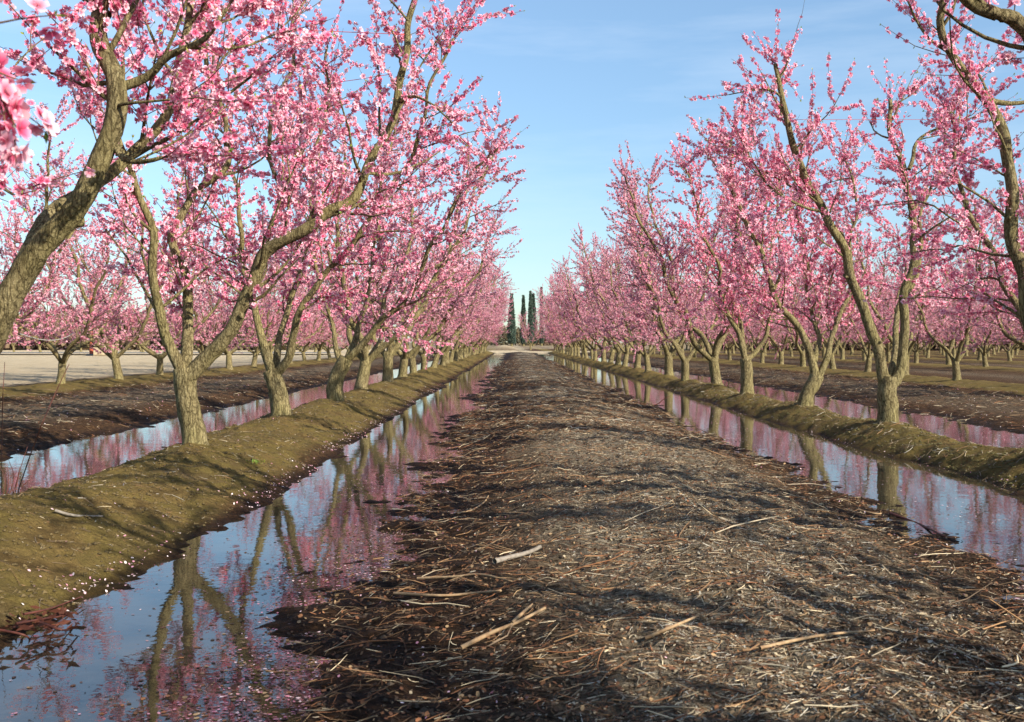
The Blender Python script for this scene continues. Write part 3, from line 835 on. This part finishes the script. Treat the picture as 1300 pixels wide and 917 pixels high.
addst(10500, U(-.75, 2.3), near(2.2, 18, 1.7), .02, .20, .0008, .0023, PAL_DRY[:5] + PAL_DARK, 3, aspread=.6, amain=.15, curl=.4)
addst(420, U(-.7, 2.2), near(2.3, 26, 1.4), .10, .50, .0014, .0038, PAL_DRY[:5] + PAL_DARK[:3], 4, aspread=.5, amain=.2, curl=.3)
addst(16000, U(-.7, 2.3), near(11, 60, 1.6), .03, .28, .002, .005, PAL_DRY + PAL_DARK * 2, 5, aspread=.7, amain=.1, sides=3)
addst(4500, U(-8.4, -4.7), near(8, 34, 1.3), .04, .24, .002, .005, PAL_DARK + PAL_DRY[:3], 6, aspread=.7, amain=0, sides=3)
addst(4500, U(6.0, 9.6), near(12, 40, 1.3), .04, .24, .002, .005, PAL_DARK + PAL_DRY[:3], 7, aspread=.7, amain=0, sides=3)
addst(2600, U(-3.2, -1.75), near(4, 25, 1.3), .012, .10, .0009, .002, PAL_DRY, 8)
addst(2200, U(3.55, 4.5), near(6, 25, 1.2), .02, .18, .001, .003, PAL_DRY, 9)
tag(link('twig_litter', G.mesh('twig_litter', [M_litter])), 'chipped prunings, straw and twigs strewn over the track', 'litter', kind='stuff')

# flat chips and bark flakes
def flakes(n, xf, yf, s0, s1, pal, seed, zfix=None, minz=-.01, maxz=9, tilt=.35, dens=None, lift=.003):
    r = np.random.default_rng(seed); x = xf(r, n); y = yf(r, n); z = ground_z(x, y)
    keep = (z > minz) & (z < maxz)
    if dens is not None: keep &= r.random(n) < dens(x, y)
    x, y, z = x[keep], y[keep], z[keep]; n = len(x)
    nr = gnormal(x, y) if zfix is None else np.tile([0, 0, 1.0], (n, 1))
    nr = norm(nr + r.normal(size=(n, 3)) * tilt)
    u = norm(np.cross(nr, r.normal(size=(n, 3)))); w = np.cross(nr, u); s = r.uniform(s0, s1, n)[:, None]
    c = np.stack([x, y, (z if zfix is None else np.full(n, zfix))], 1) + np.array([0, 0, 1]) * (lift + s * tilt * .5)
    k = 6; v = []
    for i in range(k):
        a = i * 2 * np.pi / k; ra = r.uniform(.6, 1.05, n)[:, None]
        v.append(c + u * (math.cos(a) * ra * s) + w * (math.sin(a) * ra * s * .7))
    v = np.stack(v, 1).reshape(-1, 3); p = np.array(pal); col = p[r.integers(0, len(p), n)] * r.uniform(.7, 1.2, (n, 1))
    return v, [np.arange(n * k).reshape(-1, k)], np.repeat(col, k, 0)


H_ = Acc()
for a in ((30000, lambda r, n: r.normal(1.05, .5, n), near(2.2, 15), .003, .010, [tuple(.62 * q for q in c_) for c_ in PAL_DRY], 31),
          (26000, U(-.8, 2.4), near(2.2, 18), .003, .013, PAL_DARK, 32)):
    v, f, c = flakes(*a); H_.add(v, f, 0, c)
# clods of soil on the banks and the track
def clods(n, xf, yf, s0, s1, col0, seed):
    r = np.random.default_rng(seed); x = xf(r, n); y = yf(r, n); z = ground_z(x, y); k = z > .01; x, y, z = x[k], y[k], z[k]; n = len(x)
    s = s0 + (s1 - s0) * r.random(n) ** 3
    oct_ = np.array([(1, 0, 0), (0, 1, 0), (-1, 0, 0), (0, -1, 0), (0, 0, 1), (0, 0, -1), (.6, .6, .6), (-.6, .6, .5)], float)[:6]
    v = np.stack([x, y, z + s * .15], 1)[:, None, :] + oct_[None] * s[:, None, None] * r.uniform(.6, 1.2, (n, 6, 1)) * np.array([1, 1, .6])
    f0 = np.array([(0, 1, 4), (1, 2, 4), (2, 3, 4), (3, 0, 4), (1, 0, 5), (2, 1, 5), (3, 2, 5), (0, 3, 5)])
    f = (f0[None] + (np.arange(n) * 6)[:, None, None]).reshape(-1, 3)
    c = np.array(col0) * r.uniform(.6, 1.2, (n, 1))
    return v.reshape(-1, 3), [f], np.repeat(c, 6, 0)
for a in ((16000, U(-3.3, -1.72), near(3.5, 20, 1.5), .003, .018, (.11, .078, .032), 51), (8000, U(3.55, 4.5), near(6, 22, 1.3), .004, .02, (.13, .11, .04), 52),
          (6000, U(-.6, 2.2), near(2.2, 14), .003, .018, (.07, .05, .033), 53)):
    v, f, c = clods(*a); H_.add(v, f, 0, c)
tag(link('bark_chips', H_.mesh('bark_chips', [M_litter])), 'bark flakes and small clods of soil on the track and banks', 'litter', kind='stuff')

# fallen petals: on the banks by the waterline and drifting on the water
Pf = Acc()
PETS = [(.82, .50, .54), (.84, .62, .62), (.74, .34, .42), (.86, .72, .69)]
shore = lambda x, y: np.exp(-(np.abs(ground_z(x, y) - .02) / .035) ** 2)
for a, k in (((20000, U(-3.4, -1.5), near(3.2, 26, 1.6), .004, .0105, PETS, 61), dict(minz=.0, dens=lambda x, y: .02 + 1.3 * shore(x, y) * smoothstep(-.25, .3, fbm(x * 3, y * 2.5, 83, 3)))),
             ((9000, U(3.3, 4.6), near(5, 30, 1.4), .004, .010, PETS, 62), dict(minz=0, dens=lambda x, y: .015 + .7 * shore(x, y) * smoothstep(-.1, .35, fbm(x * 3, y * 2.5, 84, 3)))),
             ((5200, U(-.9, 2.6), near(2.3, 26, 1.4), .004, .009, PETS, 63), dict(minz=0, dens=lambda x, y: .015 + .5 * shore(x, y))),
             ((4000, U(-8.4, -4.5), near(9, 30, 1.2), .006, .012, PETS, 64), dict(minz=0, dens=lambda x, y: .3)),
             ((4000, U(6.0, 9.6), near(12, 34, 1.2), .006, .012, PETS, 65), dict(minz=0, dens=lambda x, y: .3)),
             ((34000, U(-1.75, -.45), near(2.4, 34, 1.6), .003, .009, PETS[1:3] + [(.55, .2, .27), (.45, .22, .24), (.40, .22, .22)], 66), dict(zfix=.0, maxz=0, minz=-9, tilt=.06, lift=.002, dens=lambda x, y: np.clip(.025 + .9 * smoothstep(-1.15, -.65, x + .7 * fbm(x * 1.5, y * .9, 71, 4)), 0, 1))),
             ((16000, U(2.0, 3.6), near(4, 40, 1.4), .004, .010, PETS, 67), dict(zfix=.0, maxz=0, minz=-9, tilt=.06, lift=.002, dens=lambda x, y: np.clip(.10 + .8 * smoothstep(.1, .45, fbm(x * 1.2, y * .5, 72, 3)), 0, 1))),
             ((5000, U(-4.8, -3.2), near(6, 40, 1.4), .004, .010, PETS, 68), dict(zfix=.0, maxz=0, minz=-9, tilt=.06, lift=.002, dens=lambda x, y: .35 + 0 * x)),
             ((7000, U(4.4, 6.1), near(9, 45, 1.3), .005, .012, PETS, 69), dict(zfix=.0, maxz=0, minz=-9, tilt=.06, lift=.002, dens=lambda x, y: .6 + 0 * x))):
    v, f, c = flakes(*a, **k); Pf.add(v, f, 0, c)
# dark specks of debris floating
for a, k in (((9000, U(2.0, 3.6), near(4, 30, 1.5), .004, .018, PAL_DARK, 76), dict(zfix=.0, maxz=0, minz=-9, tilt=.04, lift=.0015, dens=lambda x, y: np.clip(.04 + .8 * smoothstep(.1, .5, fbm(x * 1.2, y * .5, 74, 3)) + .6 * (1 - smoothstep(2.1, 2.6, x)), 0, 1))),
    ((16000, U(-1.7, -.45), near(2.4, 26, 1.5), .003, .014, PAL_DARK, 75), dict(zfix=.0, maxz=0, minz=-9, tilt=.04, lift=.0015, dens=lambda x, y: np.clip(.05 + .9 * smoothstep(-1.35, -.7, x + .4 * fbm(x * 1.5, y * .7, 73, 3)), 0, 1))),):
    v, f, c = flakes(*a, **k); Pf.add(v, f, 0, c)
tag(link('fallen_petals', Pf.mesh('fallen_petals', [M_fallen])), 'pale pink fallen petals along the banks and drifting on the water', 'petals', kind='stuff')

# ------------------------------------------------------------------ single sticks and small things
def tube_obj(name, pts, rad, mat, label=None, cat=None, parent=None, sides=8, step=.03, group=None, bump=.1, extra=None):
    A = Acc()
    p, q = catmull(pts, rad, step); v, f = tubes(p[None], q[None], sides, bump, 3); A.add(v, f)
    for ep, er in (extra or []):
        p, q = catmull(ep, er, step); v, f = tubes(p[None], q[None], sides, bump, 3); A.add(v, f)
    o = link(name, A.mesh(name, [mat], True), parent)
    if label: tag(o, label, cat, group)
    return o


def onground(px, py, dz=.01):
    """where the photo pixel meets the ground"""
    Yd = CAMZ * F / max(py - HY, 1)
    for _ in range(30):
        x = (px - CX) / F * Yd; z = float(ground_z(x, Yd)); Yd = .5 * Yd + .5 * (CAMZ - z) * F / (py - HY)
    x = (px - CX) / F * Yd
    return np.array([x, Yd, float(ground_z(x, Yd)) + dz])


M_stick = mat_plain('pale_stick', (.24, .14, .07), (.42, .29, .16), 40, .8, .3)
M_stick2 = mat_plain('grey_stick', (.16, .13, .10), (.30, .26, .21), 40, .85, .4)
def stick(pix, r0, r1, label, mat=M_stick, extra=None, name='fallen_branch'):
    pts = [onground(x, y, r0 + .006) for x, y in pix]
    ex = [([onground(x, y, r0 + .012) for x, y in e], [r1 * 1.1] * (len(e) - 1) + [r1 * .6]) for e in (extra or [])]
    return tube_obj(name, pts, list(np.linspace(r0, r1, len(pts))), mat, label, 'branch', extra=ex, group='broken branches on the track')
stick([(585, 828), (625, 808), (655, 796), (692, 777)], .008, .005, 'long pale forked stick at the bottom of the track', extra=[[(650, 798), (665, 784), (676, 774)]])
stick([(628, 718), (650, 712), (672, 706), (686, 699)], .012, .009, 'short thick grey branch stub lying on the middle of the track', M_stick2)
stick([(500, 757), (560, 760), (600, 757), (636, 754)], .006, .004, 'long thin tan stick lying level across the track')
stick([(580, 655), (600, 650), (615, 640), (620, 632)], .007, .004, 'curved tan twig on the dark left side of the track')
stick([(530, 738), (575, 736), (610, 733), (650, 742)], .006, .003, 'thin reddish stick above the level tan stick')
stick([(820, 815), (855, 800), (885, 787)], .006, .004, 'slanting tan stick near the bottom, right of centre')
stick([(965, 828), (1040, 812), (1110, 805)], .006, .003, 'long straw coloured stick at the bottom right of the track')
stick([(1090, 650), (1115, 655), (1135, 650)], .006, .003, 'pale twig on the dark right edge of the track', extra=None)
# pruned stick on the left bank
stick([(70, 652), (95, 656), (130, 659)], .008, .005, 'pale straight stick lying on the left mossy bank', M_stick2)
# dead branch with red leaves at the bottom left waterline
e = bpy.data.objects.new('dead_branch', None); COL.objects.link(e); b0 = onground(60, 790); e.location = b0
tag(e, 'dead branch with red brown leaves at the bottom left waterline', 'branch')
A = Acc(); r = np.random.default_rng(4)
def wpt(px, py, z): 
    Yd = (CAMZ - z) * F / (py - HY); return np.array([(px - CX) / F * Yd, Yd, z])
for ps in ([(20, 792, .07), (60, 785, .06), (75, 783, .05), (93, 777, .03)], [(50, 790, .06), (80, 800, .04), (98, 795, .02)], [(30, 780, .09), (55, 775, .08), (72, 770, .04), (105, 757, .02)], [(0, 800, .05), (30, 806, .04), (38, 812, .01)]):
    p, q = catmull([wpt(*t) - b0 for t in ps], [.005, .004, .003, .002][:len(ps)], .02); v, f = tubes(p[None], q[None], 6); A.add(v, f)
link('stem', A.mesh('stem', [M_sucker], True), e)
A = Acc(); n = 90
pos = np.array([wpt(r.uniform(5, 100), r.uniform(770, 800), r.uniform(.015, .07)) for _ in range(n)]) - b0
d = norm(r.normal(size=(n, 3)) * np.array([1, 1, .25])); u = norm(np.cross(d, r.normal(size=(n, 3)))); L = r.uniform(.03, .07, n)[:, None]
A.add(np.stack([pos, pos + d * L * .5 + u * L * .15, pos + d * L, pos + d * L * .5 - u * L * .15], 1).reshape(-1, 3), [np.arange(n * 4).reshape(-1, 4)], 0, np.repeat(np.array([.11, .035, .02]) * r.uniform(.4, 1.3, (n, 1)), 4, 0))
link('dead_leaves', A.mesh('dead_leaves', [M_litter]), e)
# suckers standing at the left edge of the bank
b0 = onground(14, 632)
e = bpy.data.objects.new('sucker_shoots', None); COL.objects.link(e); e.location = b0
tag(e, 'clump of bare red brown shoots sprouting on the bank at the left edge', 'plant')
r = np.random.default_rng(6)
for k, (dx, dz) in enumerate([(-.10, .22), (-.05, .2), (0.02, .26), (.06, .2), (.10, .34), (-.02, .14), (.13, .12)]):
    tube_obj('shoot', [(0.02 * k - .06, 0, -.02), (dx * .5, .02, dz * .5), (dx, .03 * r.normal(), dz)], [.004, .003, .0015], M_sucker, parent=e, sides=5)
b1 = b0 + np.array([.35, .3, 0]); 
# two tall thin stems leaning in front of the left ditch
tube_obj('bare_stem', [onground(22, 628), P(45, 560, 5.5), P(70, 500, 5.5), P(88, 462, 5.5)], [.004, .003, .0025, .0015], M_sucker, 'tall thin bare stem leaning right over the left ditch', 'plant', sides=6)
tube_obj('bare_stem', [onground(2, 590), P(3, 520, 5.9), P(6, 460, 5.9)], [.003, .0025, .0015], M_sucker, 'thin upright bare stem at the very left edge', 'plant', sides=6)
# twig standing in the right ditch
w0 = wpt(838, 515, 0.0)
tube_obj('snag', [w0 + np.array([-.18, 0, -.01]), w0 + np.array([-.03, 0, .03]), w0 + np.array([.05, 0, .10]), w0 + np.array([.16, 0, .16])], [.012, .01, .007, .004], M_sucker, 'dark broken twig poking out of the water right of the track', 'branch', sides=6)
w0 = wpt(1190, 735, 0.0)
for nm, (px, py), lb in (('stick', (1190, 690), 'dark stick on the waterline of the right ditch'),):
    stick([(px - 60, py - 35), (px - 25, py - 22), (px + 10, py - 5)], .009, .005, lb, M_sucker)
# green weed on the left bank
b0 = onground(325, 590)
r = np.random.default_rng(9); A = Acc(); n = 40
leaves(A, np.tile([0, 0, 0.0], (n, 1)) + r.normal(size=(n, 3)) * np.array([.03, .03, 0]), r.normal(size=(n, 3)) * .6 + np.array([0, 0, .8]), r.uniform(.02, .04, n), r)
o = link('weed', A.mesh('weed', [M_leaf]), loc=b0); tag(o, 'small green weed on the mossy bank left of the track', 'plant')

# twine bracing limbs
def twine(a, b, sag, mat, label, rad=.0022):
    a = np.array(a); b = np.array(b); m = (a + b) / 2 - np.array([0, 0, sag])
    tube_obj('twine', [a, (a + m) / 2 - np.array([0, 0, sag * .25]), m, (b + m) / 2 - np.array([0, 0, sag * .25]), b], [rad] * 5, mat, label, 'twine', sides=5, bump=0, step=.1)
twine(P(372, 38, 8.6), P(516, 44, 8.4), .0, M_twine_red, 'bright red twine strung level between limbs at the upper left', .003)
twine(P(366, 111, 8.8), P(498, 94, 8.4), .01, M_twine_red, 'red brown twine sloping up to a limb below the bright red twine', .0026)
twine(P(1008, 152, 11.2), P(1185, 152, 11.0), .0, M_twine_red, 'thin red twine strung between limbs of the right row')
twine(P(25, 424, 5.3), P(95, 422, 9.6), .05, M_twine_white, 'pale slack cord hanging beside the leaning trunk at the left edge')
twine(P(222, 90, 6.0), P(300, 112, 8.3), .0, M_twine_red, 'dull red twine between the leaning tree and the next tree', .002)

# red post and wooden bin beyond the lane
e = bpy.data.objects.new('steel_post', None); COL.objects.link(e); bp_ = P(116, 452, 72.0); e.location = (bp_[0], 72.0, .16)
tag(e, 'tall orange red post standing beyond the sandy lane', 'post')
p = np.array([[(0, 0, -.1), (0, 0, 2.2), (0, 0, 5.0)]]); v, f = tubes(p, np.array([[.13, .13, .12]]), 14); link('pole', mesh_np('pole', v, f, [M_red], None, True), e)
p = np.array([[(0, 0, -.05), (0, 0, .12)]]); v, f = tubes(p, np.array([[.35, .33]]), 14); link('base', mesh_np('base', v, f, [M_asphalt]), e)


def boxes(lst):
    A = Acc()
    for (cx, cy, cz, sx, sy, sz) in lst:
        v = np.array([(cx + i * sx / 2, cy + j * sy / 2, cz + k * sz / 2) for i in (-1, 1) for j in (-1, 1) for k in (-1, 1)], float)
        A.add(v, [np.array([(0, 1, 3, 2), (4, 6, 7, 5), (0, 4, 5, 1), (2, 3, 7, 6), (0, 2, 6, 4), (1, 5, 7, 3)])])
    return A
bb = P(127, 452, 71.0)
e = bpy.data.objects.new('fruit_bin', None); COL.objects.link(e); e.location = (bb[0] + .3, 71.0, .17); e.rotation_euler = (0, 0, .2)
tag(e, 'small tan wooden fruit bin at the far edge of the sandy lane', 'bin')
link('side_boards', boxes([(0, s * .55, .14 + .17 * k, 1.2, .025, .15) for s in (-1, 1) for k in range(4)] + [(s * .6, 0, .14 + .17 * k, .025, 1.07, .15) for s in (-1, 1) for k in range(4)]).mesh('side_boards', [M_bin]), e)
link('corner_posts', boxes([(s * .57, t * .52, .37, .06, .06, .74) for s in (-1, 1) for t in (-1, 1)]).mesh('corner_posts', [M_bin]), e)
link('runners', boxes([(0, t * .45, .03, 1.2, .09, .06) for t in (-1, 0, 1)]).mesh('runners', [M_bin]), e)

# ------------------------------------------------------------------ light, sky, camera
AZ = math.atan2(.80, -.60); EL = math.radians(29)
w = bpy.data.worlds.new('World'); scene.world = w; w.use_nodes = True
nt = w.node_tree; bg = nt.nodes['Background']
sky = nt.nodes.new('ShaderNodeTexSky'); sky.sky_type = 'NISHITA'; sky.sun_disc = False
sky.sun_elevation = EL; sky.sun_rotation = AZ; sky.air_density = 1.0; sky.dust_density = .25; sky.ozone_density = 1.2
tc = nt.nodes.new('ShaderNodeTexCoord'); mp = nt.nodes.new('ShaderNodeMapping'); mp.inputs['Scale'].default_value = (1, 1, 7)
nt.links.new(tc.outputs['Generated'], mp.inputs[0])
nz = nt.nodes.new('ShaderNodeTexNoise'); nz.inputs['Scale'].default_value = 2.2; nz.inputs['Detail'].default_value = 7; nz.inputs['Roughness'].default_value = .6
nt.links.new(mp.outputs[0], nz.inputs['Vector'])
cr = nt.nodes.new('ShaderNodeValToRGB'); cr.color_ramp.elements[0].position = .46; cr.color_ramp.elements[0].color = (0, 0, 0, 1)
cr.color_ramp.elements[1].position = .80; cr.color_ramp.elements[1].color = (.28, .28, .28, 1); nt.links.new(nz.outputs['Fac'], cr.inputs[0])
mx = nt.nodes.new('ShaderNodeMix'); mx.data_type = 'RGBA'; mx.inputs[7].default_value = (7.0, 6.8, 7.0, 1)
nt.links.new(cr.outputs[0], mx.inputs[0]); nt.links.new(sky.outputs[0], mx.inputs[6]); 
sz = nt.nodes.new('ShaderNodeSeparateXYZ'); nt.links.new(tc.outputs['Generated'], sz.inputs[0])
hr = nt.nodes.new('ShaderNodeValToRGB'); hr.color_ramp.elements[0].position = 0; hr.color_ramp.elements[0].color = (.56, .70, .84, 1)
hr.color_ramp.elements[1].position = .36; hr.color_ramp.elements[1].color = (1.06, 1.14, 1.16, 1)
nt.links.new(sz.outputs[2], hr.inputs[0])
mm = nt.nodes.new('ShaderNodeMix'); mm.data_type = 'RGBA'; mm.blend_type = 'MULTIPLY'; mm.inputs[0].default_value = 1
nt.links.new(mx.outputs[2], mm.inputs[6]); nt.links.new(hr.outputs[0], mm.inputs[7]); nt.links.new(mm.outputs[2], bg.inputs[0])
bg.inputs[1].default_value = .105
sun = bpy.data.lights.new('sun', 'SUN'); sun.energy = 5.0; sun.angle = math.radians(.5); sun.color = (1, .93, .80)
so = bpy.data.objects.new('sun', sun); COL.objects.link(so)
from mathutils import Vector
sd = Vector((math.sin(AZ) * math.cos(EL), math.cos(AZ) * math.cos(EL), math.sin(EL)))
so.rotation_euler = sd.to_track_quat('Z', 'Y').to_euler()

cam = bpy.data.cameras.new('camera'); co = bpy.data.objects.new('camera', cam); COL.objects.link(co)
co.location = (0, 0, CAMZ); co.rotation_euler = (math.radians(90), 0, 0)
cam.sensor_width = 36; cam.lens = 36 * F / 1300; cam.shift_y = -(458.5 - HY) / 1300; cam.clip_end = 8000; cam.clip_start = .05
cam.dof.use_dof = True; cam.dof.focus_distance = 9.5; cam.dof.aperture_fstop = 9
scene.camera = co
scene.view_settings.view_transform = 'Standard'; scene.view_settings.look = 'None'; scene.view_settings.gamma = 1; scene.view_settings.exposure = .80
scene.view_settings.use_curve_mapping = False
scene.render.engine = 'CYCLES'
scene.cycles.max_bounces = 6; scene.cycles.diffuse_bounces = 3; scene.cycles.glossy_bounces = 3; scene.cycles.transmission_bounces = 2
scene.cycles.use_denoising = True
